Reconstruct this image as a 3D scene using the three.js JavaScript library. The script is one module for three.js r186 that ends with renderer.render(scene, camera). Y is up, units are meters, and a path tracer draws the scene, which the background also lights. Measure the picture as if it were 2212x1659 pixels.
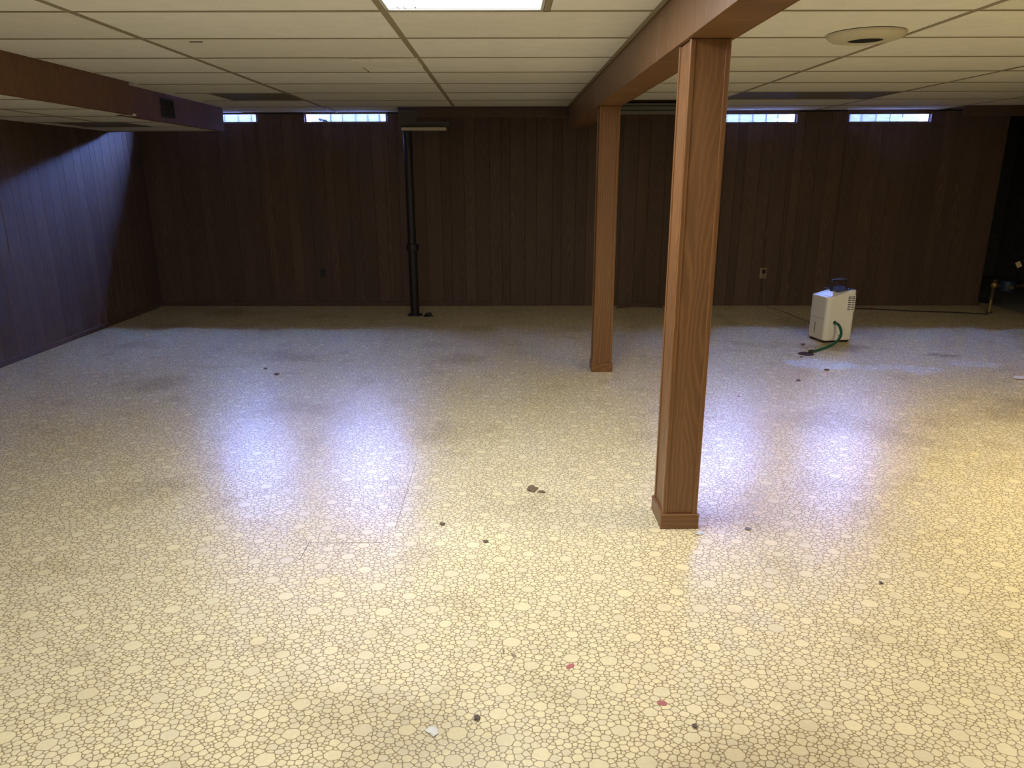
import * as THREE from 'three';
import { mergeGeometries } from 'three/addons/utils/BufferGeometryUtils.js';
import { ImprovedNoise } from 'three/addons/math/ImprovedNoise.js';
import { RoundedBoxGeometry } from 'three/addons/geometries/RoundedBoxGeometry.js';
import { FontLoader } from 'three/addons/loaders/FontLoader.js';
import { TextGeometry } from 'three/addons/geometries/TextGeometry.js';
import { RectAreaLightUniformsLib } from 'three/addons/lights/RectAreaLightUniformsLib.js';

// ---------------------------------------------------------------- camera, sky, exposure
const R = Math.PI / 180;
const scene = new THREE.Scene();
const camera = new THREE.PerspectiveCamera(2 * Math.atan(829.5 / 1555) / R, 2212 / 1659, 0.05, 60);
camera.position.set(0, 1.43, 0);
camera.rotation.set(-16.15 * R, -0.5 * R, -0.2 * R, 'YXZ');
const renderer = new THREE.WebGLRenderer({ antialias: true });
renderer.toneMapping = THREE.LinearToneMapping;
renderer.toneMappingExposure = 1.0;
renderer.shadowMap.enabled = true;
const SKY = 395;
scene.background = new THREE.Color().setRGB(0.26 * SKY, 0.39 * SKY, 1.0 * SKY);   // clear blue daylight, reaches the room only through the window wells
RectAreaLightUniformsLib.init();
const LAMPS = {           // radiance of the three fluorescent fixtures that are switched on
  lit: { c: [0.97, 1.0, 1.03], L: 13.5, beam: 5.2 },
  rear: { c: [1.0, 0.985, 0.95], L: 32, beam: 1.5 },
  warm: { c: [1.0, 0.86, 0.56], L: 19, beam: 6 },
};

// ---------------------------------------------------------------- helpers
let seed = 7;
const rnd = () => { seed = (seed + 0x6D2B79F5) | 0; let t = Math.imul(seed ^ (seed >>> 15), 1 | seed); t = (t + Math.imul(t ^ (t >>> 7), 61 | t)) ^ t; return ((t ^ (t >>> 14)) >>> 0) / 4294967296; };
const rr = (a, b) => a + (b - a) * rnd();
const perlin = new ImprovedNoise();
const nz = (x, y, z = 0) => perlin.noise(x, y, z);
const fbm = (x, y, z = 0, n = 4) => { let s = 0, a = 0.5; for (let i = 0; i < n; i++) { s += a * nz(x, y, z + i * 7.3); x *= 2.03; y *= 2.03; a *= 0.5; } return s; };
const clamp = (x, a = 0, b = 1) => Math.min(b, Math.max(a, x));
const sstep = (a, b, x) => { const t = clamp((x - a) / (b - a)); return t * t * (3 - 2 * t); };
const taken = {};
const numbered = (n) => { const k = taken[n] = (taken[n] ?? -1) + 1; return k ? `${n}_${String(k).padStart(3, '0')}` : n; };
const V = (x, y, z) => new THREE.Vector3(x, y, z);

function tag(o, label, category, group, kind) {
  if (label) o.userData.label = label;
  if (category) o.userData.category = category;
  if (group) o.userData.group = group;
  if (kind) o.userData.kind = kind;
  return o;
}
function base(name, pos = [0, 0, 0], turn = 0) {
  const g = new THREE.Group(); g.name = numbered(name); g.position.set(...pos); g.rotation.y = turn; scene.add(g); return g;
}
function part(name, geo, mat, parent, pos, rot) {
  const m = new THREE.Mesh(geo, mat); m.name = name; m.castShadow = m.receiveShadow = true;
  if (pos) m.position.set(...pos);
  if (rot) m.rotation.set(...rot);
  parent.add(m); return m;
}
function single(name, geo, mat, pos, rot) { return part(numbered(name), geo, mat, scene, pos, rot); }

// box with chamfered front edges: x centred, y 0..h, back at z=0, front at z=d ; uv in metres
function slab(w, h, d, c = 0.002, uo = 0, vo = 0, swap = false) {
  const p = [], uv = [];
  const x0 = -w / 2, x1 = w / 2, q = (a, b, e, f) => {
    for (const k of [a, b, e, a, e, f]) { p.push(...k); uv.push(swap ? k[1] + k[2] + uo : k[0] + k[2] + uo, (swap ? k[0] : k[1]) + vo); }
  };
  const B = [[x0, 0, 0], [x1, 0, 0], [x1, h, 0], [x0, h, 0]], M = [[x0, 0, d - c], [x1, 0, d - c], [x1, h, d - c], [x0, h, d - c]];
  const F = [[x0 + c, c, d], [x1 - c, c, d], [x1 - c, h - c, d], [x0 + c, h - c, d]];
  q(F[0], F[1], F[2], F[3]); q(B[1], B[0], B[3], B[2]);
  for (let i = 0; i < 4; i++) { const j = (i + 1) % 4; q(B[i], B[j], M[j], M[i]); q(M[i], M[j], F[j], F[i]); }
  const g = new THREE.BufferGeometry();
  g.setAttribute('position', new THREE.Float32BufferAttribute(p, 3)); g.setAttribute('uv', new THREE.Float32BufferAttribute(uv, 2));
  g.computeVertexNormals(); return g;
}
const box = (x0, x1, y0, y1, z0, z1) => { const g = new THREE.BoxGeometry(x1 - x0, y1 - y0, z1 - z0); g.translate((x0 + x1) / 2, (y0 + y1) / 2, (z0 + z1) / 2);
  const P = g.attributes.position, N = g.attributes.normal, U = g.attributes.uv;
  for (let i = 0; i < P.count; i++) { const ax = Math.abs(N.getX(i)) > .5, ay = Math.abs(N.getY(i)) > .5; U.setXY(i, ax ? P.getZ(i) : P.getX(i), ay ? P.getZ(i) : P.getY(i)); }
  return g; };
const rbox = (w, h, d, r, s = 2) => new RoundedBoxGeometry(w, h, d, s, r);
const tube = (pts, r, seg = 40, rs = 10) => new THREE.TubeGeometry(new THREE.CatmullRomCurve3(pts.map((p) => V(...p))), seg, r, rs, false);
const cyl = (r0, r1, h, n = 24) => new THREE.CylinderGeometry(r0, r1, h, n);
const join = (list) => mergeGeometries(list.map((g) => g.index ? g.toNonIndexed() : g));

// ---------------------------------------------------------------- textures (all computed)
function dataTex(w, h, data, srgb, rep, wrap = THREE.RepeatWrapping) {
  const t = new THREE.DataTexture(data, w, h, THREE.RGBAFormat, THREE.UnsignedByteType);
  t.magFilter = THREE.LinearFilter; t.minFilter = THREE.LinearMipmapLinearFilter; t.generateMipmaps = true;
  t.wrapS = t.wrapT = wrap; if (srgb) t.colorSpace = THREE.SRGBColorSpace; t.repeat.set(1 / rep[0], 1 / rep[1]); t.needsUpdate = true; return t;
}
// sheet vinyl: printed and embossed pebbles of three sizes
function pebbleMaps(N, S) {
  const pts = [], CELL = S / 36, G = new Map();
  const key = (i, j) => ((i + 36) % 36) * 36 + (j + 36) % 36;
  const put = (p) => { const k = key(Math.floor(p.x / CELL), Math.floor(p.y / CELL)); if (!G.has(k)) G.set(k, []); G.get(k).push(p); pts.push(p); };
  const free = (x, y, r, gap) => {
    const i0 = Math.floor(x / CELL), j0 = Math.floor(y / CELL), w = 3;
    for (let i = i0 - w; i <= i0 + w; i++) for (let j = j0 - w; j <= j0 + w; j++) for (const p of G.get(key(i, j)) ?? []) {
      let dx = Math.abs(p.x - x), dy = Math.abs(p.y - y); dx = Math.min(dx, S - dx); dy = Math.min(dy, S - dy);
      if (Math.hypot(dx, dy) < (p.r + r) * 0.97 + gap * (p.big && r > 0.016 ? 1 : 0)) return false;
    }
    return true;
  };
  const throwDarts = (tries, ra, rb, gap) => { for (let k = 0; k < tries; k++) { const x = rnd() * S, y = rnd() * S, r = rr(ra, rb); if (free(x, y, r, gap)) put({ x, y, r, big: r > 0.016, t: rnd(), e: rnd() }); } };
  throwDarts(2500, 0.0165, 0.0245, 0.052);
  throwDarts(5000, 0.0088, 0.0118, 0);
  throwDarts(26000, 0.0058, 0.0084, 0);
  throwDarts(60000, 0.0034, 0.0052, 0);
  const col = new Uint8Array(N * N * 4), bmp = new Uint8Array(N * N * 4), px = S / N;
  const lists = []; for (let i = 0; i < 36; i++) for (let j = 0; j < 36; j++) { const l = []; for (let a = -2; a <= 2; a++) for (let b = -2; b <= 2; b++) for (const p of G.get(key(i + a, j + b)) ?? []) {
    let x = p.x, y = p.y; const cx = (i + .5) * CELL, cy = (j + .5) * CELL; if (x - cx > S / 2) x -= S; if (cx - x > S / 2) x += S; if (y - cy > S / 2) y -= S; if (cy - y > S / 2) y += S;
    l.push(x, y, p.r, p.t); } lists.push(Float64Array.from(l)); }
  for (let j = 0; j < N; j++) for (let i = 0; i < N; i++) {
    const x = (i + .5) * px, y = (j + .5) * px, L = lists[Math.floor(x / CELL) * 36 + Math.floor(y / CELL)];
    let a = 9, b = 9, c = 9, t = 0, ra = 0;
    for (let k = 0; k < L.length; k += 4) { const dx = L[k] - x, dy = L[k + 1] - y, d = Math.sqrt(dx * dx + dy * dy) - L[k + 2];
      if (d < a) { c = b; b = a; a = d; t = L[k + 3]; ra = L[k + 2]; } else if (d < b) { c = b; b = d; } else if (d < c) c = d; }
    const e = Math.min(b - a, 0.55 * (c - a) + 0.0002) / 2;               // distance to the cell's edge, corners rounded
    const inside = sstep(0.0004, 0.0013, e);
    const grain = nz(x * 190, y * 60, 3) * 0.5 + nz(x * 60, y * 190, 9) * 0.5;
    const v = 1 + (t - .5) * 0.05 + grain * 0.05 - 0.05 * sstep(0.0026, 0.001, e);
    const o = (j * N + i) * 4, P = [226 * v, 214 * v, 179 * (v - (t - .5) * 0.03)], Q = [148, 128, 98];
    for (let k = 0; k < 3; k++) col[o + k] = clamp(Q[k] + (P[k] - Q[k]) * inside, 0, 255);
    col[o + 3] = 255;
    const h = 255 * clamp(0.15 + 0.85 * sstep(0.0003, 0.0021, e) + grain * 0.03);
    bmp[o] = bmp[o + 1] = bmp[o + 2] = h; bmp[o + 3] = 255;
  }
  return [dataTex(N, N, col, true, [S * 1.18, S]), dataTex(N, N, bmp, false, [S * 1.18, S])];
}
// flat-sawn wood print: grain along v, cathedral figure
function woodMap(W, H, su, sv, contrast, dark, light) {
  const col = new Uint8Array(W * H * 4);
  for (let j = 0; j < H; j++) for (let i = 0; i < W; i++) {
    const u = i / W * su, v = j / H * sv;
    const strip = Math.floor(u / 0.2), cu = u - (strip + .5) * 0.2;
    const wob = 0.035 * nz(u * 3, v * 1.3, 2 + strip) + 0.012 * nz(u * 11, v * 4, 5) + 0.004 * nz(u * 30, v * 14, 6);
    const depth = 0.045 + 0.03 * Math.sin(v * 3.1 + strip * 2.1) + 0.03 * nz(v * 1.4, strip * 3.3, 8);
    const r = Math.hypot(cu + wob + 0.03 * (strip % 2 ? 1 : -1), depth);
    const ring = 0.5 + 0.5 * Math.sin(r * 420 + 5 * nz(u * 8, v * 2.2, 11));
    const amp = clamp(0.55 + 0.9 * fbm(u * 5, v * 1.2, 17, 2), 0.1, 1);
    const pore = nz(u * 420, v * 14, 1) * 0.5 + nz(u * 900, v * 26, 4) * 0.4;
    const tone = fbm(u * 6, v * 0.9, 21, 3);
    const t = clamp(0.55 + contrast * amp * (Math.pow(ring, 2.2) - .4) + 0.16 * pore + 0.35 * tone);
    const o = (j * W + i) * 4;
    for (let k = 0; k < 3; k++) col[o + k] = dark[k] + (light[k] - dark[k]) * t;
    col[o + 3] = 255;
  }
  return dataTex(W, H, col, true, [su, sv], THREE.MirroredRepeatWrapping);
}
// mineral ceiling tile: fine pits
function tileMaps(N, S) {
  const col = new Uint8Array(N * N * 4), bmp = new Uint8Array(N * N * 4);
  for (let j = 0; j < N; j++) for (let i = 0; i < N; i++) {
    const u = i / N, v = j / N, o = (j * N + i) * 4;
    const f = fbm(u * 60, v * 60, 4, 3), g = nz(u * 170, v * 170, 2), m = fbm(u * 5, v * 5, 14, 3);
    const pit = sstep(0.28, 0.42, f + 0.25 * g), k = 1 - 0.10 * pit + 0.02 * g + 0.035 * m;
    col[o] = 243 * k; col[o + 1] = 243 * k; col[o + 2] = 242 * k; col[o + 3] = 255;
    bmp[o] = bmp[o + 1] = bmp[o + 2] = 255 * clamp(0.8 - 0.6 * pit + 0.15 * g); bmp[o + 3] = 255;
  }
  return [dataTex(N, N, col, true, [S, S], THREE.MirroredRepeatWrapping), dataTex(N, N, bmp, false, [S, S], THREE.MirroredRepeatWrapping)];
}
function noiseMap(N, S, f, a, rgb) {
  const col = new Uint8Array(N * N * 4);
  for (let j = 0; j < N; j++) for (let i = 0; i < N; i++) { const o = (j * N + i) * 4, k = 1 + a * fbm(i / N * f, j / N * f, 5, 5); for (let c = 0; c < 3; c++) col[o + c] = clamp(rgb[c] * k, 0, 255); col[o + 3] = 255; }
  return dataTex(N, N, col, true, [S, S], THREE.MirroredRepeatWrapping);
}
const [vinylCol, vinylBump] = pebbleMaps(2048, 1.02);
const wood = woodMap(1024, 2048, 0.8, 2.4, 0.42, [98, 68, 44], [170, 128, 88]);
const [tileCol, tileBump] = tileMaps(512, 0.61);
const concreteMap = noiseMap(256, 1.2, 12, 0.25, [128, 124, 116]);

const std = (o) => new THREE.MeshStandardMaterial(o), phy = (o) => new THREE.MeshPhysicalMaterial(o);
const lin = (r, g, b) => new THREE.Color().setRGB(r, g, b);
const M = {
  vinyl: phy({ map: vinylCol, bumpMap: vinylBump, bumpScale: 0.00035, roughness: 0.27, specularIntensity: 0.5, vertexColors: true }),
  oak: phy({ map: wood, color: lin(0.80, 0.74, 0.66), roughness: 0.42, bumpMap: wood, bumpScale: 0.0003 }),
  beamOak: phy({ map: wood, color: lin(0.78, 0.76, 0.76), roughness: 0.42, bumpMap: wood, bumpScale: 0.0003 }),
  oakTrim: phy({ map: wood, color: lin(0.86, 0.78, 0.66), roughness: 0.3 }),
  oakBase: phy({ map: wood, color: lin(0.78, 0.70, 0.64), roughness: 0.4 }),
  panel: [0, 1, 2].map((i) => std({ map: wood, color: lin(...[[0.42, 0.51, 0.86], [0.385, 0.465, 0.79], [0.46, 0.56, 0.92]][i]), roughness: 0.7 })),
  soffitWood: std({ map: wood, color: lin(0.66, 0.60, 0.50), roughness: 0.5 }),
  tile: std({ map: tileCol, bumpMap: tileBump, bumpScale: 0.0008, roughness: 0.95 }),
  tileB: std({ map: tileCol, bumpMap: tileBump, bumpScale: 0.0008, roughness: 0.95, color: lin(0.93, 0.92, 0.90) }),
  grid: std({ color: lin(0.36, 0.31, 0.23), roughness: 0.5 }),
  concrete: std({ map: concreteMap, roughness: 0.95 }),
  joist: std({ map: wood, color: lin(0.3, 0.26, 0.22), roughness: 0.9 }),
  greyBoard: std({ color: lin(0.22, 0.21, 0.195), roughness: 0.7 }),
  darkBoard: std({ color: lin(0.085, 0.083, 0.085), roughness: 0.7 }),
  greyPanel: std({ color: lin(0.20, 0.185, 0.165), roughness: 0.45 }),
  palePlate: std({ color: lin(0.55, 0.48, 0.40), roughness: 0.55 }),
  post: std({ color: lin(0.022, 0.02, 0.024), roughness: 0.45, metalness: 0.3 }),
  whiteFrame: std({ color: lin(0.62, 0.62, 0.60), roughness: 0.5 }),
  white: phy({ color: lin(0.90, 0.885, 0.86), roughness: 0.35, clearcoat: 0.15, clearcoatRoughness: 0.3 }),
  whiteTop: phy({ color: lin(0.70, 0.68, 0.66), roughness: 0.22 }),
  black: std({ color: lin(0.012, 0.012, 0.014), roughness: 0.45 }),
  blueTop: phy({ color: lin(0.05, 0.055, 0.08), roughness: 0.25 }),
  slit: std({ color: lin(0.03, 0.03, 0.03), roughness: 0.8 }),
  hose: std({ color: lin(0.012, 0.11, 0.075), roughness: 0.45 }),
  rust: std({ color: lin(0.09, 0.05, 0.025), roughness: 0.85, map: noiseMap(128, 0.1, 14, 0.9, [190, 180, 170]) }),
  brass: std({ color: lin(0.42, 0.30, 0.13), roughness: 0.42, metalness: 0.7 }),
  copperDark: std({ color: lin(0.10, 0.07, 0.05), roughness: 0.6, metalness: 0.4 }),
  meterBlue: std({ color: lin(0.02, 0.035, 0.08), roughness: 0.4 }),
  yellowTag: std({ color: lin(0.6, 0.5, 0.25), roughness: 0.6 }),
  plate: std({ color: lin(0.34, 0.25, 0.16), roughness: 0.4 }),
  plateDark: std({ color: lin(0.05, 0.045, 0.04), roughness: 0.4 }),
  cordGrey: std({ color: lin(0.20, 0.18, 0.16), roughness: 0.6 }),
  pane: phy({ color: lin(0.95, 0.97, 1), roughness: 0.04, transmission: 1, thickness: 0, ior: 1.45 }),
  windowFrame: std({ color: lin(0.06, 0.05, 0.05), roughness: 0.6 }),
  sill: std({ color: lin(0.16, 0.10, 0.085), roughness: 0.55 }),
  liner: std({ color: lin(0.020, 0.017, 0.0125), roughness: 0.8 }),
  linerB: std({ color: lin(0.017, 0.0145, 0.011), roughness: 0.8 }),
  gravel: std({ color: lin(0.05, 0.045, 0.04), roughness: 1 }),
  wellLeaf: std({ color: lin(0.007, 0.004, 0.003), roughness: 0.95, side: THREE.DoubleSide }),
  leaf: [[0.10, 0.055, 0.03], [0.16, 0.11, 0.07], [0.12, 0.09, 0.08]].map((c) => std({ color: lin(...c), roughness: 0.9, side: THREE.DoubleSide })),
  diffuserRing: std({ color: lin(0.62, 0.58, 0.47), roughness: 0.5 }),
};

// ---------------------------------------------------------------- setting: floor
const HC = 2.082, ZB = -8.16, TH = -1.5 * R;                     // ceiling height; back wall: its middle and its slight turn
const bw = (x, y, z) => [x * Math.cos(TH) + z * Math.sin(TH), y, ZB - x * Math.sin(TH) + z * Math.cos(TH)];
const XL = -3.95, XR = 5.32, ZF = 2.3;
const wallZ = (x) => ZB - x * Math.tan(TH);
{
  const f = new THREE.Group(); f.name = 'floor'; f.userData.kind = 'structure'; scene.add(f);
  part('slab', box(XL - .3, XR + 2.1, -0.2, -0.012, -10.8, ZF + .3), M.concrete, f);
  const nx = 380, nzz = 420, x0 = XL - .02, x1 = XR + .2, z0 = ZB - .2, z1 = ZF + .02, P = [], C = [], U = [], I = [];
  const blob = (x, z, cx, cz, rx, rz, t = 0) => { const c = Math.cos(t), s = Math.sin(t), dx = x - cx, dz = z - cz, a = (dx * c + dz * s) / rx, b = (-dx * s + dz * c) / rz; return 1 - Math.hypot(a, b); };
  for (let j = 0; j <= nzz; j++) for (let i = 0; i <= nx; i++) {
    const x = x0 + (x1 - x0) * i / nx, z = z0 + (z1 - z0) * j / nzz;
    const ridge = 0.0045 * Math.exp(-(((x - 1.56) / 0.028) ** 2)) * sstep(-2.6, -2.1, z);        // the sheet has lifted along a seam
    P.push(x, ridge, z); U.push(x, z);
    // lime bloom and dirt left by water round the dehumidifier, general grime
    const n1 = fbm(x * 6, z * 6, 3, 4), n2 = fbm(x * 22, z * 22, 8, 3);
    const lime = Math.max(sstep(-0.15, 0.35, blob(x, z, 2.47, -5.45, 0.26, 0.2, .2) + n1 * .6 + n2 * .5), 0.55 * sstep(0, 0.5, blob(x, z, 2.92, -5.32, 0.36, 0.12) + n1 + n2 * .7), 0.8 * sstep(-.05, 0.4, blob(x, z, 3.16, -5.27, 0.2, 0.13) + n1 * .9 + n2 * .5),
      0.65 * sstep(-0.05, 0.4, blob(x, z, 3.64, -5.42, 0.26, 0.12) + n1 * .8 + n2 * .4), 0.16 * sstep(-0.1, 0.6, blob(x, z, 3.3, -5.6, 0.9, 0.45) + n1 * 1.2 + n2 * .6));
    const dirt = Math.max(0.4 * sstep(0, 0.6, blob(x, z, 3.6, -5.7, 0.17, 0.08) + n1 * 1.1 + n2 * .9), 0.4 * sstep(0, .8, blob(x, z, 2.85, -6.0, 0.4, 0.2) + n1 + n2 * .5), 0.22 * sstep(0.12, 0.42, fbm(x * 1.1, z * 1.1, 40, 4)), 0.12 * sstep(.1, .4, fbm(x * 4.3, z * 4.3, 60, 3)));
    const m = 1 + 0.05 * fbm(x * 0.9, z * 0.9, 30, 3);
    const d = m * (1 - dirt), a = [d, d * (1 - .12 * dirt), d * (1 - .25 * dirt)], w = [1.15, 1.42, 2.35];
    for (let k = 0; k < 3; k++) C.push(a[k] + (w[k] - a[k]) * lime * 0.7);
  }
  for (let j = 0; j < nzz; j++) for (let i = 0; i < nx; i++) { const a = j * (nx + 1) + i, b = a + 1, c = a + nx + 1, d = c + 1; I.push(a, c, b, b, c, d); }
  const g = new THREE.BufferGeometry(); g.setAttribute('position', new THREE.Float32BufferAttribute(P, 3)); g.setAttribute('color', new THREE.Float32BufferAttribute(C, 3)); g.setAttribute('uv', new THREE.Float32BufferAttribute(U, 2)); g.setIndex(I); g.computeVertexNormals();
  const v = part('vinyl_sheet', g, M.vinyl, f); v.userData.label = 'yellowed vinyl sheet printed with pebbles';
  // marks on the vinyl
  const mark = (name, x, z, l, w, turn, col, seedv) => { const s = new THREE.Shape(), n = 14; for (let i = 0; i < n; i++) { const t = i / n * 6.283, k = 0.6 + 0.7 * Math.abs(Math.sin(i * 12.9 + seedv)); const q = [Math.cos(t) * l * k, Math.sin(t) * w * k]; i ? s.lineTo(...q) : s.moveTo(...q); }
    const gg = new THREE.ExtrudeGeometry(s, { depth: 0.0005, bevelEnabled: false }); gg.rotateX(-Math.PI / 2); part(name, gg, std({ color: lin(...col), roughness: 0.6 }), f, [x, 0.0005, z], [0, turn, 0]); };
  mark('red_stain', 0.187, -1.855, 0.016, 0.007, .6, [0.42, 0.13, 0.13], 1); mark('red_stain', 0.432, -1.695, 0.015, 0.008, -.3, [0.40, 0.13, 0.12], 4);
  mark('scuff_mark', -0.012, -1.93, 0.003, 0.016, .1, [0.25, 0.19, 0.12], 2); mark('scuff_mark', 0.02, -1.91, 0.014, 0.005, -.8, [0.27, 0.2, 0.13], 6);
  mark('scuff_mark', 0.122, -3.14, 0.022, 0.02, .3, [0.20, 0.16, 0.08], 3);
  part('tear', box(-0.8045, -0.8025, 0, 0.0006, -2.65, -2.50), M.slit, f); part('tear', box(-0.80, -0.50, 0, 0.0006, -2.636, -2.6345), M.slit, f);
  part('seam', box(-0.472, -0.4705, 0, 0.0005, -3.5, -2.75), M.slit, f, null, null);
}

// ---------------------------------------------------------------- walls of vertical boards
const WID = [0.13, 0.092, 0.165, 0.125, 0.175, 0.10, 0.155, 0.118, 0.16];
const WINS = [ // local x range, sill, head
  [-3.53, -2.655, 1.988, 2.068], [-2.145, -1.255, 1.986, 2.066], [2.21, 3.102, 1.962, 2.044], [3.643, 4.51, 1.962, 2.040]];
{
  const w = new THREE.Group(); w.name = 'wall_back'; w.userData.kind = 'structure'; w.position.set(0, 0, ZB); w.rotation.y = TH; scene.add(w);
  let x = XL - 0.14, k = 0; const end = XR + 0.02;
  const cuts = WINS.flatMap((a) => [a[0], a[1]]);
  while (x < end) {
    let nx = Math.min(end, x + WID[k % 9]); for (const c of cuts) if (c > x + 0.004 && c < nx - 0.004) nx = c;
    const mid = (x + nx) / 2, win = WINS.find((a) => mid > a[0] && mid < a[1]), h = win ? win[2] : 2.07, d = 0.012 + rr(-0.0008, 0.0008);
    const b = part('panel_board', slab(nx - x - 0.001, h, d, 0.0028, rnd() * 4, rnd() * 2), M.panel[Math.floor(rnd() * 3)], w, [mid, 0, -d + rr(-.0006, .0006)]);
    if (win) part('panel_board', slab(nx - x - 0.001, 2.20 - win[3], d, 0.0015, rnd() * 4, rnd() * 2), M.panel[1], w, [mid, win[3], -d]);
    if (nx === x + WID[k % 9]) k++; x = nx;
  }
  const s = new THREE.Shape([[XL - .4, -0.1], [XR + .03, -0.1], [XR + .03, 2.6], [XL - .4, 2.6]].map((q) => new THREE.Vector2(...q)));
  for (const [a, b, y0] of WINS) { const h = new THREE.Path(); h.moveTo(a, y0 - .012); h.lineTo(a, 2.40); h.lineTo(b, 2.40); h.lineTo(b, y0 - .012); h.closePath(); s.holes.push(h); }
  part('foundation', new THREE.ExtrudeGeometry(s, { depth: 0.2, bevelEnabled: false }), M.concrete, w, [0, 0, -0.25]);
  WINS.forEach(([a, b, y0, y1], i) => {
    const g = new THREE.Group(); g.name = `window_${i + 1}`; g.userData.kind = 'structure'; g.position.set(...bw((a + b) / 2, 0, 0)); g.rotation.y = TH; scene.add(g);
    const W = b - a, hw = W / 2, zg = -0.032;
    part('sill', box(-hw, hw, y0 - .012, y0, zg - .03, 0.006), M.sill, g);
    part('head_board', box(-hw, hw, y1, y1 + .012, zg + .010, -0.0125), M.sill, g);
    for (const sx of [-1, 1]) { part('jamb', box(sx * hw - .006, sx * hw + .006, y0, y1 + .012, zg + .012, -.0125), M.sill, g); part('frame_stile', box(sx * (hw - .009) - .009, sx * (hw - .009) + .009, y0, 2.4, zg - .02, zg + .01), M.windowFrame, g); }
    part('frame_rail', box(-hw + .018, hw - .018, y0, y0 + .006, zg - .02, zg + .01), M.windowFrame, g); part('frame_rail', box(-hw + .018, hw - .018, 2.385, 2.4, zg - .02, zg + .01), M.windowFrame, g);
    part('pane', box(-hw + .018, hw - .018, y0 + .006, 2.385, zg - .006, zg - .0055), M.pane, g);
    // window well outside: bent liner of ribbed sheets, gravel, blown-in leaves
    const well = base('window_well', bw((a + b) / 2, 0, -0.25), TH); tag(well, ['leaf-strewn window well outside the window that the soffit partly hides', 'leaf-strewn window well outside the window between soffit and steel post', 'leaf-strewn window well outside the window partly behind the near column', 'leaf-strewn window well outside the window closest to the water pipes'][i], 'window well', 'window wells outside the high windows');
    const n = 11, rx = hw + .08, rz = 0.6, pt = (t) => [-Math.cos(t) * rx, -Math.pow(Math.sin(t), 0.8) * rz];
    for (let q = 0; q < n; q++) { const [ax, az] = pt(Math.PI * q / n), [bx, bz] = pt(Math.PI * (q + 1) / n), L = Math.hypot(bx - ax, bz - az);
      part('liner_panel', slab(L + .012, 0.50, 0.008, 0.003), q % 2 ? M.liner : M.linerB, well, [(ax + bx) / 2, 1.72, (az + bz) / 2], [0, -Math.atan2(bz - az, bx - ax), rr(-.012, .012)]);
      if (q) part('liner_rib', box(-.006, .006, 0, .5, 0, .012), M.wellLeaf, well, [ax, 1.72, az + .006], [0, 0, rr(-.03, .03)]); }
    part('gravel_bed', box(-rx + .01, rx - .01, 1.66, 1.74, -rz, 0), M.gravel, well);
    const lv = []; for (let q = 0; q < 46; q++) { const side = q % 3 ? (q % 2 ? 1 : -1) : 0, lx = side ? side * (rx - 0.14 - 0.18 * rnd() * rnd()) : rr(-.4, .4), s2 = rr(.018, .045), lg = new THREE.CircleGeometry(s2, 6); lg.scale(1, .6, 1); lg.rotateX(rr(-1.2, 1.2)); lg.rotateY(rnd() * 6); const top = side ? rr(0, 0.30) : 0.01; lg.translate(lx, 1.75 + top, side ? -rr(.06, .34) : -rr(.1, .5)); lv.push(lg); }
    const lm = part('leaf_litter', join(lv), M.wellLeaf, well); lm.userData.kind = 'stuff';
  });
}
{
  const w = new THREE.Group(); w.name = 'wall_left'; w.userData.kind = 'structure'; scene.add(w);
  let z = wallZ(XL) - 0.02, k = 3;
  while (z < -4.6) { const nz2 = z + WID[k % 9], d = 0.012; part('panel_board', slab(nz2 - z - .001, 2.2, d, 0.0024, rnd() * 4, rnd() * 2), M.panel[Math.floor(rnd() * 3)], w, [XL - d, 0, (z + nz2) / 2], [0, Math.PI / 2, 0]); z = nz2; k++; }
  while (z < ZF) { const nz2 = Math.min(ZF, z + 1.22), d = 0.012; part('panel_sheet', slab(nz2 - z - .001, 2.2, d, 0.002, rnd() * 4, rnd()), M.panel[0], w, [XL - d, 0, (z + nz2) / 2], [0, Math.PI / 2, 0]); z = nz2; }
  part('foundation', box(XL - .25, XL - .0125, -0.1, 2.6, ZB - .6, ZF + .25), M.concrete, w);
  const wf = new THREE.Group(); wf.name = 'wall_front'; wf.userData.kind = 'structure'; scene.add(wf);
  for (let x = XL; x < XR; x += 1.22) part('panel_sheet', slab(Math.min(1.22, XR - x) - .002, 2.2, 0.012, 0.002, rnd() * 4, rnd()), M.panel[0], wf, [x + Math.min(1.22, XR - x) / 2, 0, ZF + .012], [0, Math.PI, 0]);
  part('foundation', box(XL - .25, XR + 2.1, -0.1, 2.6, ZF + .013, ZF + .25), M.concrete, wf);
  const wr = new THREE.Group(); wr.name = 'wall_right'; wr.userData.kind = 'structure'; scene.add(wr);
  const z0 = -6.9; for (let zz = z0; zz < ZF; zz += 1.22) { const l = Math.min(1.22, ZF - zz); part('panel_sheet', slab(l - .002, 2.2, 0.012, 0.002, rnd() * 4, rnd()), M.panel[0], wr, [XR + .012, 0, zz + l / 2], [0, -Math.PI / 2, 0]); }
  part('stud_wall', box(XR + .0125, XR + .12, 0, 2.5, z0, ZF), M.joist, wr);
  // an unlit utility recess runs back past the end of the panelled wall
  const X1 = XR + 1.9, ZA = -10.6; part('recess_front', box(XR + .12, X1, 0, 2.5, z0, z0 + .12), M.concrete, wr);
  part('recess_side', box(X1, X1 + .2, -.1, 2.6, ZA - .2, ZF + .25), M.concrete, wr);
  part('recess_back', box(XR - .2, X1, -.1, 2.6, ZA - .2, ZA), M.concrete, wr);
  part('recess_side', box(XR - .13, XR + .03, -.1, 2.5, ZA, wallZ(XR) - .235), M.concrete, wr);
}
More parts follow.
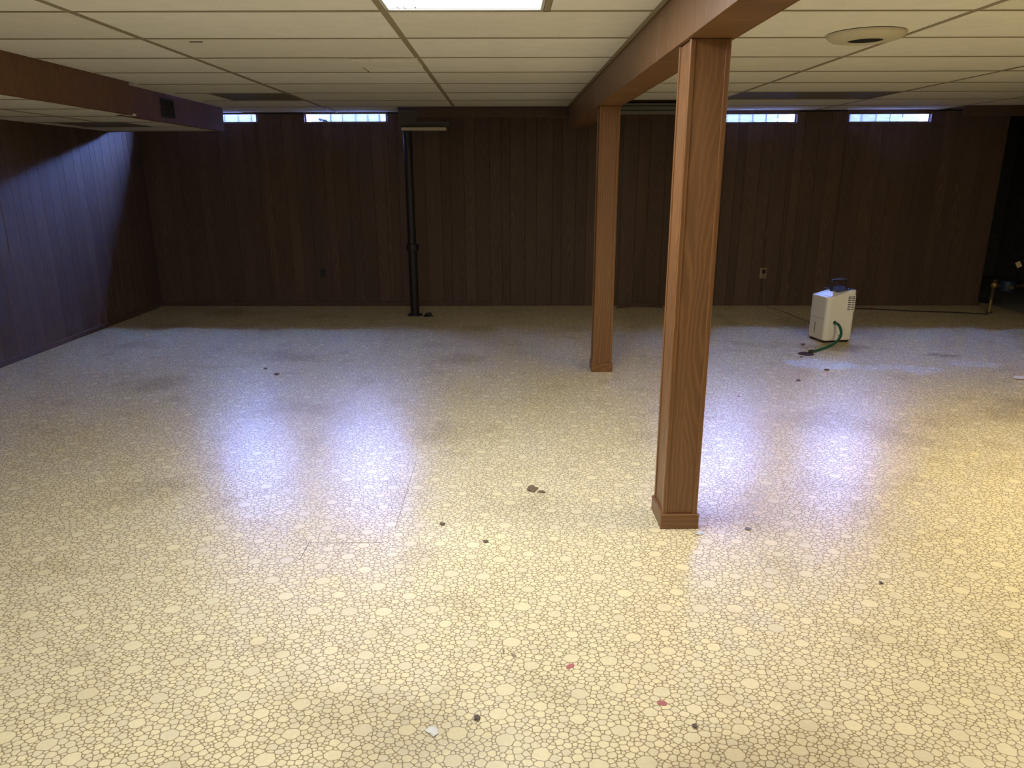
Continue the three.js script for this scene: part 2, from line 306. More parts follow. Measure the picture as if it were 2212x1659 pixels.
// baseboards
{
  const b = new THREE.Group(); b.name = 'baseboard_back'; b.userData.kind = 'structure'; b.position.set(0, 0, ZB); b.rotation.y = TH; scene.add(b);
  for (const [a, c] of [[XL + .02, -1.75], [-1.748, -0.145]]) part('baseboard_length', slab(c - a, 0.05, 0.012, 0.004, rnd(), rnd(), true), M.panel[1], b, [(a + c) / 2, 0, 0.0008]);
  const l = new THREE.Group(); l.name = 'baseboard_left'; l.userData.kind = 'structure'; scene.add(l);
  part('baseboard_length', slab(3.3, 0.045, 0.011, 0.004, .3, .2, true), M.panel[1], l, [XL + .0008, 0, -6.52], [0, Math.PI / 2, 0]);
}

// ---------------------------------------------------------------- ceiling: lay-in tiles on a metal grid
const ROW = (i) => -3.29 - 0.6096 * i;                             // z of the cross lines
const X = { s: -2.70, l1: -1.785, l2: -0.497, b0: 0.640, b1: 0.812, r1: 1.965, r2: 3.29, r3: 4.58 };
const ceilGroup = new THREE.Group(); ceilGroup.name = 'ceiling'; ceilGroup.userData.kind = 'structure'; scene.add(ceilGroup);
function ceilTile(x0, x1, z0, z1, y = HC, parent = ceilGroup, mat) {   // z0 < z1
  const g = slab(x1 - x0 - 0.006, z1 - z0 - 0.006, 0.014, 0.002, rnd() * 5, rnd() * 5); g.rotateX(Math.PI / 2); // front face down
  return part('ceiling_tile', g, mat ?? (rnd() < .3 ? M.tileB : M.tile), parent, [(x0 + x1) / 2, y + 0.017, z0 + .003], [rr(-.0015, .0015), 0, rr(-.0012, .0012)]);
}
const openings = [];   // light fixtures set in the grid
function fixtureHole(x0, x1, z0, z1) { openings.push([x0, x1, z0, z1]); }
fixtureHole(X.l2 + .012, 0.165, ROW(0), ROW(-2)); fixtureHole(X.l1 + .012, -1.123, ROW(-6), ROW(-8)); fixtureHole(2.625, X.r2 - .012, ROW(0), ROW(-2));
fixtureHole(-2.41, X.l1 - .012, ROW(6), ROW(5)); fixtureHole(X.r1 + .012, X.r2 - .012, ROW(6), ROW(5));
{
  const cols = [[X.s, X.l1], [X.l1, X.l2], [X.l2, X.b0], [X.b1, X.r1], [X.r1, X.r2], [X.r2, X.r3], [X.r3, XR]];
  cols.forEach(([a, b], ci) => {
    for (let i = -9; i <= 8; i++) {
      let z0 = ROW(i), z1 = Math.min(ZF, ROW(i - 1)); if (z0 >= ZF - .02) continue;
      const back = Math.min(wallZ(a), wallZ(b)) - 0.01;
      if (ci === 3 && i > 6) continue;
      if (ci === 6 && i > 7) continue;
      if ((ci === 2) && i > 7) continue;
      if (z1 < back + 0.02) continue; z0 = Math.max(z0, back);
      if (ci === 1 && i === 8) { ceilTile(a, -1.07, z0, z1); continue; }
      let x0 = a, x1 = b; if (ci === 0 && i > 4) x0 = -2.80;
      const hole = openings.find((o) => o[0] < b && o[1] > a && o[2] <= z0 + .01 && o[3] >= z1 - .01);
      if (hole) { if (hole[0] - x0 > .05) ceilTile(x0, hole[0], z0, z1); if (x1 - hole[1] > .05) ceilTile(hole[1] + .024, x1, z0, z1); continue; }
      if (ci === 1 && i === 3) { ceilTile(x0, -0.89, z0, z1); const t = ceilTile(-0.885, x1, z0, z0 + .29); const p2 = ceilTile(-0.885, x1, z0 + .3, z1, HC - .012, ceilGroup, M.tileB); p2.rotation.set(0.02, 0, 0.004); continue; }
      ceilTile(x0, x1, z0, z1);
    }
  });
  ceilTile(XL, -2.80, -8.25, -7.66);                               // behind the end of the soffit
  // grid: runners along the room, tees across
  const tee = (x0, x1, z0, z1) => part(x1 - x0 < z1 - z0 ? 'grid_runner' : 'grid_tee', join([box(x0, x1, HC, HC + .002, z0, z1), x1 - x0 < z1 - z0 ? box((x0 + x1) / 2 - .001, (x0 + x1) / 2 + .001, HC + .002, HC + .034, z0, z1) : box(x0, x1, HC + .002, HC + .034, (z0 + z1) / 2 - .001, (z0 + z1) / 2 + .001)]), M.grid, ceilGroup);
  for (const x of [X.l1, X.l2]) tee(x - .014, x + .014, x === X.l2 ? -7.56 : wallZ(x), ZF);
  for (const x of [X.r1, X.r2, X.r3]) tee(x - .012, x + .012, x === X.r1 ? ROW(6) : wallZ(x), ZF);
  tee(0.165, 0.189, ROW(0), ROW(-2)); tee(-1.123, -1.099, ROW(-6), ROW(-8)); tee(2.601, 2.625, ROW(0), ROW(-2)); tee(-2.434, -2.41, ROW(6), ROW(5));
  cols.forEach(([a, b], ci) => { for (let i = -8; i <= 7; i++) { const z = ROW(i); if (z < wallZ(b) + .03 || (ci === 3 && i > 6)) continue;
    let x0 = a + .014, x1 = b - .014; for (const o of openings) if (o[0] < b && o[1] > a && z > o[2] + .05 && z < o[3] - .05) { if (ci === 2) x0 = 0.19; else if (ci === 1) x0 = -1.098; else if (ci === 4) x1 = 2.6; }
    tee(x0, x1, z - .010, z + .010); } });
  part('wall_angle', box(X.b0 - .022, X.b0 - .001, HC - .001, HC + .001, -7.5, ZF), M.grid, ceilGroup);
  part('wall_angle', box(X.b1 + .001, X.b1 + .02, HC - .001, HC + .001, -6.9, ZF), M.grid, ceilGroup);
  part('subfloor', box(XL - .3, XR + 2.1, 2.45, 2.6, ZB - .2, ZF + .3), M.joist, ceilGroup); part('recess_ceiling', box(XR - .2, XR + 2.1, 2.45, 2.6, -10.8, ZB - .2), M.joist, ceilGroup);
  const crack = part('tile_slot', box(-1.585, -1.52, HC - .0005, HC + .0035, -3.99, -3.978), M.slit, ceilGroup);
  // a bent strip of grid metal hangs by the second window
  part('loose_grid_strip', box(-.011, .011, -.0015, .0015, -.22, .22), M.palePlate, ceilGroup, [-1.745, HC - .012, -7.86], [0.012, 0.03, 0.25]);
}

// ---------------------------------------------------------------- fluorescent fixtures
function troffer(o, label, lamp, group) {
  const [x0, x1, z0, z1] = o, cx = (x0 + x1) / 2, cz = (z0 + z1) / 2, w = x1 - x0 - .004, d = z1 - z0 - .024;
  const t = base('ceiling_light', [cx, HC, cz]); tag(t, label, 'ceiling light', group);
  part('housing', join([box(-w / 2, w / 2, .10, .104, -d / 2, d / 2), box(-w / 2, -w / 2 + .003, .012, .10, -d / 2, d / 2), box(w / 2 - .003, w / 2, .012, .10, -d / 2, d / 2), box(-w / 2, w / 2, .012, .10, -d / 2, -d / 2 + .003), box(-w / 2, w / 2, .012, .10, d / 2 - .003, d / 2)]), M.whiteFrame, t);
  part('frame', join([box(-w / 2, -w / 2 + .012, .002, .012, -d / 2, d / 2), box(w / 2 - .012, w / 2, .002, .012, -d / 2, d / 2), box(-w / 2 + .012, w / 2 - .012, .002, .012, -d / 2, -d / 2 + .012), box(-w / 2 + .012, w / 2 - .012, .002, .012, d / 2 - .012, d / 2)]), lamp ? M.whiteFrame : M.greyBoard, t);
  const m = lamp ? std({ color: lin(.8, .8, .78), roughness: .4, emissive: lin(...lamp.c), emissiveIntensity: 1.5 }) : M.greyPanel;
  const dr = .007;
  part('diffuser', box(-w / 2 + .0125, w / 2 - .0125, dr, .0095, -d / 2 + .0125, d / 2 - .0125), m, t);
  if (lamp === LAMPS.lit) for (const [bx, bz] of [[-.27, -.57], [-.245, -.572], [-.20, -.568]]) part('dead_insect', rbox(.016, .001, .006, .0004, 1), M.copperDark, t, [bx, .0063, bz], [0, bx * 9, 0]);
  if (lamp) { const l = new THREE.RectAreaLight(lin(...lamp.c), lamp.L, w - .03, d - .03); l.position.set(cx, HC + .004, cz); l.lookAt(cx, 0, cz); scene.add(l);
    // the prismatic lens throws most of its light downward
    const sp = new THREE.SpotLight(lin(...lamp.c), lamp.beam, 0, 66 * R, 1, 2); sp.position.set(cx, HC - .002, cz); sp.target.position.set(cx, 0, cz); sp.castShadow = true; sp.shadow.radius = 12; scene.add(sp, sp.target); }
  return t;
}
troffer(openings[0], 'glowing white fluorescent ceiling light beside the boxed wooden beam', LAMPS.lit);
troffer(openings[1], 'lit fluorescent ceiling light overhead at the front of the room', LAMPS.rear);
troffer(openings[2], 'warm fluorescent ceiling light past the round air diffuser', LAMPS.warm);
troffer(openings[3], 'small unlit grey ceiling light panel next to the soffit', null);
troffer(openings[4], 'wide unlit grey ceiling light panel between the round diffuser and the windows', null);

// ---------------------------------------------------------------- boxed beam and its two columns
{
  const b = base('boxed_beam'); tag(b, 'long boxed wooden beam running under the ceiling to the back', 'beam');
  const y0 = 1.888, zs = [ZF, 1.6, -0.84, -3.28, -5.72, -7.62];
  for (let i = 0; i + 1 < zs.length; i++) { const z1 = zs[i], z0 = zs[i + 1], l = z1 - z0 - .0015, zc = (z0 + z1) / 2;
    part('side_panel', slab(l, HC - y0 + .03, .006, .001, rnd() * 4, rnd() * 2), M.beamOak, b, [X.b0 + .006, y0, zc], [0, -Math.PI / 2, 0]);
    part('side_panel', slab(l, HC - y0 + .03, .006, .001, rnd() * 4, rnd() * 2), M.beamOak, b, [X.b1 - .006, y0, zc], [0, Math.PI / 2, 0]);
    const g = slab(l, X.b1 - X.b0 - .0125, .006, .001, rnd() * 4, rnd() * 2); part('bottom_panel', g, M.beamOak, b, [X.b0 + .0063, y0 + .0062, zc], [Math.PI / 2, 0, -Math.PI / 2]); }
  part('girder', box(X.b0 + .02, X.b1 - .02, y0 + .012, 2.4, -7.62, ZF), M.joist, b);
  part('end_panel', box(X.b0 + .006, X.b1 - .006, y0 + .006, HC + .03, -7.63, -7.62), M.beamOak, b);
}
function column(x0, x1, z0, z1, label) {     // z1 is the face toward the room's front
  const w = x1 - x0, d = z1 - z0, h = 1.8875, c = base('wood_column', [(x0 + x1) / 2, 0, (z0 + z1) / 2]); tag(c, label, 'column', 'boxed wooden columns under the beam');
  const hb = 0.066, t = .006, face = (ww, px, pz, r) => part('face_panel', slab(ww - .002, h - .002, t, .0005, rnd() * 4, rnd() * 2), M.oak, c, [px, 0.001, pz], [0, r, 0]);
  const i = 0.005; face(w - 2 * i, 0, d / 2 - i - t, 0); face(w - 2 * i, 0, -d / 2 + i + t, Math.PI); face(d - 2 * i - 2 * t, -w / 2 + i + t, 0, -Math.PI / 2); face(d - 2 * i - 2 * t, w / 2 - i - t, 0, Math.PI / 2);
  // groove boards on the sides and rounded corner mouldings
  for (const sx of [-1, 1]) for (const sz of [-1, 1]) {
    const s = new THREE.Shape(); const L = .019, r = .005; s.moveTo(0, -L + .002); s.quadraticCurveTo(0, -L, -.002, -L); s.lineTo(-.0048, -L); s.lineTo(-.0048, -.0048); s.lineTo(-L, -.0048); s.lineTo(-L, -.002); s.quadraticCurveTo(-L, 0, -L + .002, 0); s.lineTo(-r, 0); s.quadraticCurveTo(0, 0, 0, -r); s.closePath();
    const g = new THREE.ExtrudeGeometry(s, { depth: h - hb - .002, bevelEnabled: false, curveSegments: 5 }); g.rotateX(-Math.PI / 2); g.scale(1, 1, 1);
    // shape's (x, y) -> (x, -z): corner at origin toward +x, -z
    part('corner_trim', g, M.oakTrim, c, [sx * w / 2, hb, sz * d / 2], [0, sx > 0 ? (sz < 0 ? 0 : -Math.PI / 2) : (sz < 0 ? Math.PI / 2 : Math.PI), 0]);
  }
  const bb = .0075; for (const s of [-1, 1]) { part('base_board', slab(w + 2 * bb, hb, bb + .004, .003, rnd() * 3, rnd() * 2, true), M.oakBase, c, [0, 0.0005, s * (d / 2 - .004)], [0, s > 0 ? 0 : Math.PI, 0]); part('base_board', slab(d - .009, hb, bb + .004, .003, rnd() * 3, rnd() * 2, true), M.oakBase, c, [s * (w / 2 - .004), 0.0005, 0], [0, s * Math.PI / 2, 0]); }
  return c;
}
column(0.652, 0.797, -2.918, -2.738, 'wood-grained boxed column beside the glowing ceiling light, first under the beam');
column(0.655, 0.798, -5.395, -5.256, 'wood-grained boxed column farther down the beam, toward the dark back wall');

// ---------------------------------------------------------------- duct soffit on the left
{
  const s = base('duct_soffit'); tag(s, 'low boxed duct soffit with wood-grained face and tiled underside along the reddish panelled wall', 'soffit');
  const y0 = 1.862, zn = -5.6, ze = -7.655, h = HC - y0 + .03;
  for (const [x, a, b] of [[-2.70, zn, -3.16], [-2.70, -3.16, -0.72], [-2.70, -0.72, ZF], [-2.80, ze, zn]]) part('side_panel', slab(b - a - .001, h, .006, .001, rnd() * 4, rnd() * 2), M.soffitWood, s, [x - .006, y0, (a + b) / 2], [0, Math.PI / 2, 0]);
  part('step_panel', slab(.094, h, .006, .001, 1, 1), M.soffitWood, s, [-2.753, y0, zn + .006], [0, Math.PI, 0]);
  part('end_panel', slab(-2.806 - XL, h, .006, .001, 2, .4), M.soffitWood, s, [(XL - 2.806) / 2, y0, ze + .006], [0, Math.PI, 0]);
  for (const [x, a, b] of [[-2.70, zn, ZF], [-2.80, ze + .01, zn]]) part('edge_strip', box(x - .03, x - .006, y0 - .0015, y0, a, b), M.soffitWood, s);
  let z = ZF; const xm = -3.33;
  for (let i = -9; i < 8; i++) { const a = Math.max(ROW(i), ze + .01), b = Math.min(ROW(i - 1), ZF); if (b - a < .05) continue; const x1 = a > zn - .3 ? -2.735 : -2.835; const lit = i === 6;
    if (i === 6) { ceilTile(XL, -3.80, a, b, y0, s); ceilTile(-3.17, x1, a, b, y0, s); const p = slab(.62, b - a - .006, .008, .001); p.rotateX(Math.PI / 2); part('grey_panel', p, M.greyPanel, s, [-3.485, y0 + .012, a + .003]); }
    else { ceilTile(XL, xm, a, b, y0, s); ceilTile(xm, x1, a, b, y0, s); }
    if (a > ze + .05) part('grid_tee', box(XL, x1, y0, y0 + .002, a - .01, a + .01), M.grid, s); }
  part('grid_runner', box(xm - .011, xm + .011, y0 - .0005, y0 + .002, -6.3, ZF), M.grid, s);
  const v = base('air_register', [-2.7985, 1.977, -6.412], Math.PI / 2); tag(v, 'dark louvred air register set in the soffit face', 'air register');
  part('frame', join([box(-.12, .12, .06, .075, 0, .006), box(-.12, .12, -.075, -.06, 0, .006), box(-.12, -.105, -.06, .06, 0, .006), box(.105, .12, -.06, .06, 0, .006)]), M.black, v);
  part('backing', box(-.105, .105, -.06, .06, 0, .001), M.slit, v);
  for (let i = 0; i < 8; i++) part('louvre', box(-.105, .105, -.005, .005, -.0005, .0008), M.black, v, [0, -.052 + i * .015, .004], [-.7, 0, 0]);
}

// ---------------------------------------------------------------- framing at the back, steel post
{
  const h = base('header_beam'); tag(h, 'dark wooden header boards above the black steel post', 'beam');
  part('header_board', slab(1.70, .095, .03, .003, 1, .5, true), M.panel[1], h, [-.21, 1.987, -7.66]);
  part('upright_block', slab(.185, .165, .06, .003, .4, .7), M.darkBoard, h, [-.962, 1.893, -7.66]);
  part('lower_board', slab(.32, .057, .05, .003, .2, .1, true), M.darkBoard, h, [-.708, 1.893, -7.65]);
  const g = base('grey_header'); tag(g, 'grey stepped header boards across the ceiling gap behind the near column', 'header');
  for (const [y, hh, z] of [[1.994, .036, -7.40], [2.031, .04, -7.415], [2.072, .028, -7.43]]) part('header_board', slab(1.135, hh, .03, .004), M.greyBoard, g, [1.385, y, z - .03]);
  part('wood_backing', box(.82, 1.955, 2.0, 2.3, -7.56, -7.46), M.joist, g);
  const d = base('corner_header'); tag(d, 'brown header board at the ceiling above the water pipes', 'header'); part('header_board', slab(.74, .11, .04, .003, .3, .2, true), M.panel[1], d, [4.95, 1.985, -7.62]);
  const p = base('steel_post', [-.965, 0, -7.60]); tag(p, 'black steel support post with a collar against the dark back wall', 'post');
  part('base_plate', rbox(.15, .012, .13, .004), M.post, p, [0, .006, 0]);
  part('lower_tube', cyl(.046, .046, .70, 32), M.post, p, [0, .362, 0]);
  const col = new THREE.LatheGeometry([[.046, -.035], [.058, -.035], [.062, -.03], [.062, .03], [.056, .038], [.042, .042]].map((q) => new THREE.Vector2(...q)), 32); part('collar', col, M.post, p, [.002, .715, 0]);
  part('upper_tube', cyl(.045, .042, 1.107, 32), M.post, p, [-.002, 1.3, 0]);
  part('top_plate', rbox(.442, .028, .13, .004), M.palePlate, p, [.169, 1.8755, .01]);
  part('bolt', cyl(.009, .009, .02, 6), M.post, p, [-.05, .02, .045]); part('bolt', cyl(.009, .009, .02, 6), M.post, p, [.05, .02, .045]);
  const br = base('metal_bracket', [-.82, 0, -7.535], .3); tag(br, 'small dark metal bracket lying at the foot of the steel post', 'bracket');
  part('plate', rbox(.10, .008, .055, .003), M.post, br, [0, .0045, 0]); part('flange', rbox(.06, .03, .008, .003), M.post, br, [.01, .022, -.012]); part('knob', new THREE.SphereGeometry(.016, 12, 8), M.post, br, [-.02, .02, .008]);
}

// ---------------------------------------------------------------- round air diffuser on the ceiling
{
  const d = base('round_air_diffuser', [1.752, HC, -3.80]); tag(d, 'round cream ceiling air diffuser with a dark centre gap', 'air diffuser');
  const L = (pts) => new THREE.LatheGeometry(pts.map((q) => new THREE.Vector2(...q)), 56);
  part('outer_ring', L([[.178, 0], [.179, -.006], [.174, -.014], [.156, -.026], [.12, -.033], [.088, -.034], [.080, -.030], [.079, -.02]]), M.diffuserRing, d);
  part('throat', L([[.079, -.028], [.076, .05], [.0, .05]]), M.slit, d);
  part('centre_cone', L([[.0, -.008], [.022, -.009], [.026, -.004], [.01, .02], [0, .02]]), M.diffuserRing, d);
  for (let i = 0; i < 3; i++) part('spoke', box(.02, .079, -.006, -.003, -.003, .003), M.diffuserRing, d, [0, 0, 0], [0, i * 2.094 + 0.5, 0]);
  part('screw', cyl(.006, .006, .004, 10), M.cordGrey, d, [0, -.010, 0]);
}

// ---------------------------------------------------------------- dehumidifier, hose, drain, cord
const font = await new FontLoader().loadAsync('fonts/droid/droid_sans_bold.typeface.json');
{
  const d = base('dehumidifier', [2.905, 0, -6.305], 9.5 * R); tag(d, 'white dehumidifier with a raised dark handle and green drain hose', 'dehumidifier');
  const D = .262, W = .276, rc = .036, ring = [], top = (x) => .410 + .044 * sstep(-.10, -.015, x) + .012 * clamp((x + .02) / .16);
  for (const [cx, cz, a0] of [[1, 1, 0], [-1, 1, 1], [-1, -1, 2], [1, -1, 3]]) for (let i = 0; i <= 8; i++) { const t = (a0 + i / 8) * Math.PI / 2; ring.push([cx * (W / 2 - rc) + Math.cos(t) * rc, cz * (D / 2 - rc) + Math.sin(t) * rc]); }
  const n = ring.length, P = [], I = [], inset = (k) => ring.map(([x, z]) => [x * (1 - 2 * k / W), z * (1 - 2 * k / D)]);
  const lvl = (k, y) => inset(k).forEach(([x, z]) => P.push(x, y(x), z));
  lvl(.03, () => .024); lvl(.008, () => .0215); lvl(.002, () => .026); lvl(0, () => .034); for (let i = 1; i < 8; i++) lvl(0, (x) => .034 + (top(x) - .016 - .034) * i / 8);
  lvl(0, (x) => top(x) - .014); lvl(.0012, (x) => top(x) - .0075); lvl(.0045, (x) => top(x) - .003); lvl(.010, (x) => top(x) - .0004); for (let i = 1; i <= 10; i++) lvl(.010 + .12 * i / 10, top);
  const L = P.length / 3 / n; for (let j = 0; j < L - 1; j++) for (let i = 0; i < n; i++) { const q = j * n + i, r = j * n + (i + 1) % n; I.push(q, q + n, r, r, q + n, r + n); }
  const c0 = P.length / 3; P.push(0, top(0), 0, 0, .024, 0); for (let i = 0; i < n; i++) { I.push((L - 1) * n + i, c0, (L - 1) * n + (i + 1) % n, i, (i + 1) % n, c0 + 1); }
  const g = new THREE.BufferGeometry(); g.setAttribute('position', new THREE.Float32BufferAttribute(P, 3)); g.setAttribute('uv', new THREE.Float32BufferAttribute(P.filter((_, i) => i % 3 !== 2), 2)); g.setIndex(I); g.computeVertexNormals();
  part('body', g, M.white, d);
  const tp = rbox(.165, .006, .205, .0028); part('top_panel', tp, M.blueTop, d, [.045, .4615, 0], [0, 0, .075]);
  const hd = part('handle', tube([[-.045, .445, 0], [-.047, .515, 0], [-.045, .536, 0], [-.025, .541, 0], [.075, .537, 0], [.097, .533, 0], [.101, .515, 0], [.103, .455, 0]], .0105, 60, 10), M.black, d, [0, 0, .02]);
  const gx = .085, gy = .35; part('grille', rbox(.078, .135, .003, .0014), M.white, d, [gx, gy, D / 2 + .0002]);
  for (let r = 0; r < 8; r++) for (let c = 0; c < 2; c++) part('grille_slot', rbox(.030, .0075, .002, .0009), M.slit, d, [gx - .017 + c * .036, gy + .056 - r * .0158, D / 2 + .0016]);
  const port = part('hose_port', new THREE.TorusGeometry(.019, .005, 10, 28), M.white, d, [-.052, .187, D / 2]); part('port_hole', new THREE.CylinderGeometry(.017, .017, .004, 24), M.slit, d, [-.052, .187, D / 2 + .0006], [Math.PI / 2, 0, 0]);
  const logo = part('safety_mark', new THREE.TorusGeometry(.0165, .0011, 6, 36), M.slit, d, [.012, .064, D / 2 + .0002]);
  const tg = (t, x, y) => { const q = new TextGeometry(t, { font, size: .0125, depth: .0008, curveSegments: 4 }); q.translate(x, y, 0); return q; };
  part('letters', join([tg('U', -.0125, -.0015), tg('L', .001, -.0105)]), M.slit, logo);
  part('level_window', rbox(.002, .105, .006, .0009), M.slit, d, [-.1385, .115, -.02]);
  part('bucket_seam', box(-.0012, .0, -.0008, .0008, -.09, .09), M.cordGrey, d, [-.1385, .215, 0]);
  for (const sx of [-1, 1]) for (const sz of [-1, 1]) part('caster', rbox(.05, .03, .05, .01), M.black, d, [sx * .095, .0155, sz * .085]);
  part('base_skirt', box(-.11, .11, .012, .03, -.1, .1), M.black, d);
  const hs = base('drain_hose'); tag(hs, 'green garden hose from the dehumidifier to the floor drain', 'hose');
  part('hose_tube', tube([[2.874, .186, -6.158], [2.885, .180, -6.12], [2.893, .150, -6.08], [2.88, .105, -6.03], [2.82, .062, -5.965], [2.72, .033, -5.90], [2.62, .018, -5.845], [2.545, .013, -5.805]], .0115, 70, 14), M.hose, hs);
  const cf = part('coupling', cyl(.0155, .0155, .03, 16), M.copperDark, hs, [2.537, .0162, -5.801], [Math.PI / 2, 0, 1.05]);
  const dr = base('floor_drain', [2.487, 0, -5.775]); tag(dr, 'small rusty round floor drain at the end of the hose', 'drain');
  part('rim', new THREE.LatheGeometry([[.042, .001], [.044, .006], [.055, .007], [.062, .004], [.064, .0008]].map((q) => new THREE.Vector2(...q)), 30), M.rust, dr);
  part('grate', new THREE.CylinderGeometry(.043, .043, .003, 28), M.slit, dr, [0, .0026, 0]);
  for (let i = -2; i <= 2; i++) part('grate_bar', box(-Math.sqrt(.042 ** 2 - (i * .015) ** 2), Math.sqrt(.042 ** 2 - (i * .015) ** 2), .004, .0065, i * .015 - .003, i * .015 + .003), M.rust, dr);
}
function outlet(x, y, mat, label, plug) {
  const o = base('wall_outlet', bw(x, y, 0.001), TH); tag(o, label, 'outlet');
  part('plate', rbox(.075, .118, .007, .003), mat, o, [0, 0, .0035]);
  for (const s of [-1, 1]) { const r = part('receptacle', rbox(.034, .029, .003, .0012), mat === M.plate ? M.plate : M.black, o, [0, s * .0195, .0078]); for (const t of [-1, 1]) part('slot', box(-.001, .001, -.005, .005, 0, .001), M.slit, r, [t * .006, .002, .0013]); }
  part('screw', cyl(.003, .003, .002, 8), M.cordGrey, o, [0, 0, .0075], [Math.PI / 2, 0, 0]);
  if (plug) { part('plug', rbox(.034, .042, .03, .006), M.black, o, [.002, .022, .024]); }
}
outlet(-2.066, .378, M.plateDark, 'dark wall outlet low on the back wall between soffit and steel post', false);
outlet(2.894, .368, M.plate, 'cream wall outlet with a black plug behind the dehumidifier', true);
{
  const p0 = bw(2.896, .375, .035), p1 = bw(2.91, .20, .02), p2 = bw(2.93, .03, .03);
  tag(single('power_cord', tube([p0, p1, p2, [3.0, .006, -7.75], [3.03, .0045, -7.4], [3.06, .0045, -6.95], [3.03, .0045, -6.62], [2.985, .03, -6.50], [2.965, .06, -6.455]], .0038, 90, 8), M.cordGrey), 'thin grey power cord trailing from the outlet to the dehumidifier', 'cord');
  tag(single('black_cable', tube([[3.75, .007, -7.87], [4.024, .007, -7.80], [4.3, .007, -7.70], [4.55, .007, -7.63], [4.85, .007, -7.56], [5.10, .007, -7.46]], .006, 50, 8), M.black), 'dark cable lying on the floor along the wall toward the pipes', 'cable');
  const sp = []; const st = new THREE.Shape(); const n = 24;
  for (let i = 0; i <= n; i++) sp.push(V(1.24 + .52 * i / n, 0, -7.93 - .09 * Math.sin(i / n * Math.PI) - .02 * i / n));
  st.moveTo(0, 0); st.lineTo(.003, 0); st.lineTo(.004, .035); st.lineTo(.001, .035); st.closePath();
  const pos = [], idx = []; sp.forEach((q, i) => { const lift = .02 * Math.sin(i / n * Math.PI) ** 2; pos.push(q.x, .0005 + lift * .3, q.z, q.x, .030 + lift, q.z - .012, q.x, .0005 + lift * .3, q.z - .006, q.x, .030 + lift, q.z - .016); });
  for (let i = 0; i < n; i++) { const a = i * 4, b = a + 4; idx.push(a, b, a + 1, b, b + 1, a + 1, a + 2, a + 3, b + 2, b + 2, a + 3, b + 3, a + 1, b + 1, a + 3, b + 1, b + 3, a + 3, a, a + 2, b, b, a + 2, b + 2); }
  const g = new THREE.BufferGeometry(); g.setAttribute('position', new THREE.Float32BufferAttribute(pos, 3)); g.setAttribute('uv', new THREE.Float32BufferAttribute(pos.filter((_, i) => i % 3 !== 2), 2)); g.setIndex(idx); g.computeVertexNormals();
  tag(single('loose_baseboard_strip', g, M.panel[1]), 'loose curled dark baseboard strip on the floor behind the columns', 'strip');
}
// ---------------------------------------------------------------- water pipes in the dark corner
{
  const w = base('water_service', [5.17, 0, -7.56]); tag(w, 'brass water service pipe with valve and dark meter standing where the back wall ends', 'water pipe');
  part('floor_pipe', cyl(.016, .016, .15, 18), M.brass, w, [0, .076, 0]);
  part('floor_flange', cyl(.03, .036, .012, 20), M.copperDark, w, [0, .0065, 0]);
  part('union_nut', cyl(.026, .026, .03, 6), M.copperDark, w, [0, .16, 0]);
  part('riser', cyl(.017, .017, .16, 18), M.copperDark, w, [0, .25, 0]);
  const vb = part('valve_body', new THREE.SphereGeometry(.034, 18, 14), M.brass, w, [0.005, .30, 0]); part('valve_handle', new THREE.TorusGeometry(.03, .006, 8, 24), M.copperDark, vb, [0, .045, 0], [Math.PI / 2, 0, 0]); part('valve_stem', cyl(.006, .006, .05, 10), M.brass, vb, [0, .03, 0]);
  part('cross_pipe', cyl(.014, .014, .34, 16), M.copperDark, w, [.17, .29, .0], [0, 0, Math.PI / 2]);
  const mt = part('meter_body', new THREE.LatheGeometry([[0, -.07], [.06, -.07], [.075, -.05], [.075, .03], [.068, .05], [0, .055]].map((q) => new THREE.Vector2(...q)), 28), M.meterBlue, w, [.14, .30, .01]);
  part('meter_nut', cyl(.02, .02, .03, 6), M.brass, w, [.13, .285, .084], [Math.PI / 2, 0, 0]); 
  part('upper_pipe', tube([[.28, .29, 0], [.33, .31, 0], [.345, .36, 0], [.345, .9, 0], [.345, 2.05, 0]], .013, 40, 12), M.copperDark, w);
  const t = base('paper_tag', [5.30, .53, -7.43], -.4); tag(t, 'pale yellow paper tag hanging on the water pipe', 'tag');
  part('card', rbox(.045, .06, .002, .0008), M.yellowTag, t, [0, 0, 0], [0, 0, .5]); part('string', tube([[0.018, .028, 0], [.06, .06, -.03], [.20, .10, -.13]], .0012, 12, 5), M.cordGrey, t);
}
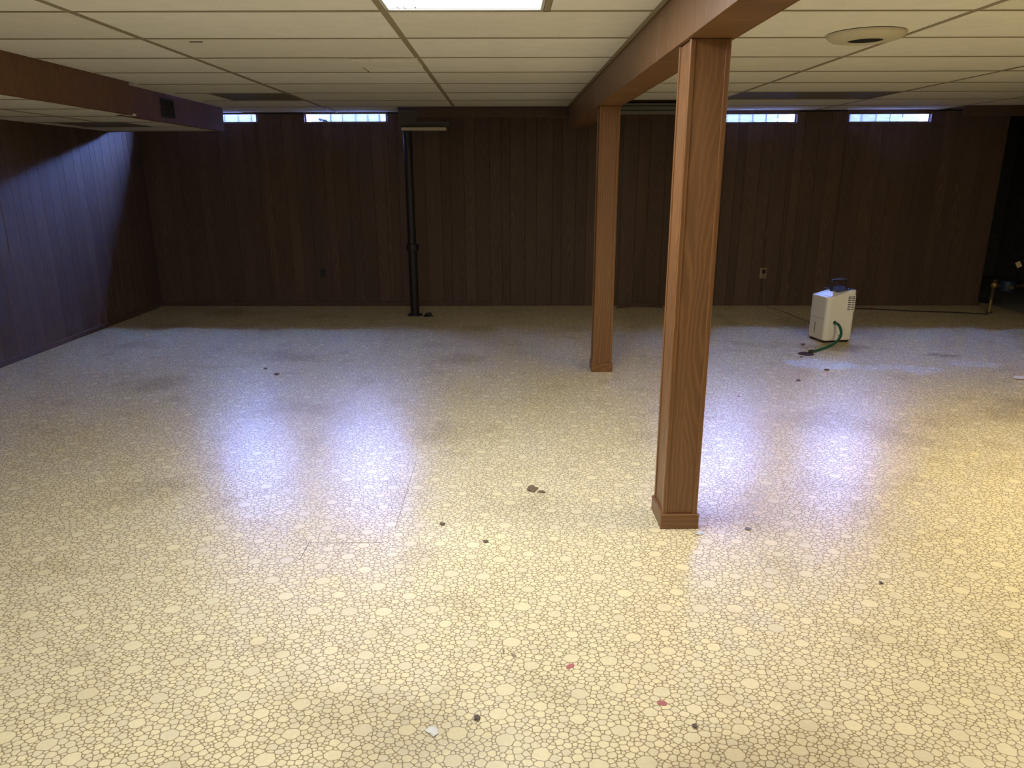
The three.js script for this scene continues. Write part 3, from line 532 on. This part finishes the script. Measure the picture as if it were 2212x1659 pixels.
// ---------------------------------------------------------------- crumbs on the floor
{
  const crumb = (name, x, z, s, mat, label, cat, group, flat = .35) => {
    const g = new THREE.IcosahedronGeometry(s, 1), P = g.attributes.position; for (let i = 0; i < P.count; i++) { const q = V(P.getX(i), P.getY(i), P.getZ(i)), k = 1 + .9 * nz(q.x / s * 1.3 + x * 9, q.y / s * 1.3, q.z / s * 1.3 + z * 7); P.setXYZ(i, q.x * k * 1.25, q.y * k * flat, q.z * k); }
    g.computeVertexNormals(); g.computeBoundingBox(); g.translate(0, -g.boundingBox.min.y + .0004, 0);
    tag(single(name, g, mat, [x, 0, z], [0, rnd() * 6, 0]), label, cat, group); };
  const dg = 'dark crumbs scattered on the vinyl floor';
  for (const [x, z, s, l] of [[-1.721, -5.219, .016, 'larger of two dark crumbs on the floor out in front of the steel post'], [-1.86, -5.397, .013, 'smaller of two dark crumbs on the floor out in front of the steel post'], [-.274, -2.788, .009, 'dark crumb on the floor between the vinyl seam and the leaf scrap'], [-.085, -2.635, .008, 'tiny dark crumb on the bright floor below the glowing light'],
    [-.085, -1.642, .0085, 'black crumb on the floor close to the white paint flake'], [.503, -1.603, .007, 'tiny black crumb on the floor next to a red stain'], [2.11, -4.972, .015, 'dark crumb on the floor apart from the white lime patch'], [2.435, -5.26, .015, 'dark crumb at the edge of the white lime patch'], [2.599, -6.113, .016, 'dark crumb between the dehumidifier and the floor drain'],
    [2.40, -5.66, .012, 'small dark crumb beside the rusty floor drain'], [1.56, -4.6, .008, 'tiny crumb on the open floor between far column and lime patch'], [1.36, -2.3, .007, 'tiny crumb on the floor by the lifted vinyl ridge']]) crumb('dirt_crumb', x, z, s, M.leaf[2], l, 'dirt', dg);
  crumb('dry_leaf_scrap', .122, -3.14, .024, M.leaf[1], 'brown dry leaf scrap alone in the open bright floor', 'leaf', null, .18);
  crumb('dry_leaf_scrap', .165, -3.11, .012, M.leaf[1], 'tiny leaf fragment beside the brown leaf scrap', 'leaf', null, .2);
  crumb('paint_flake', -.201, -1.596, .013, M.whiteFrame, 'white paint flake lying on the bright vinyl floor', 'flake', null, .15);
  crumb('plaster_chip', .80, -2.685, .012, M.whiteFrame, 'pale plaster chip at the foot of the near column', 'chip', null, .3);
  crumb('plaster_chip', 1.012, -2.725, .010, M.cordGrey, 'small grey plaster chip on the floor near the first column', 'chip', null, .3);
  crumb('red_scrap', 4.03, -7.80, .022, std({ color: lin(.16, .035, .02), roughness: .8 }), 'reddish scrap on the floor against the dark back wall', 'scrap', null, .4);
  crumb('plaster_chip', 3.72, -4.99, .03, M.whiteFrame, 'pale plaster lump beyond the lime-stained floor patch', 'chip', null, .35);
}
scene.traverse((o) => { if (o.isMesh) { o.castShadow = true; o.receiveShadow = true; } });
renderer.render(scene, camera);
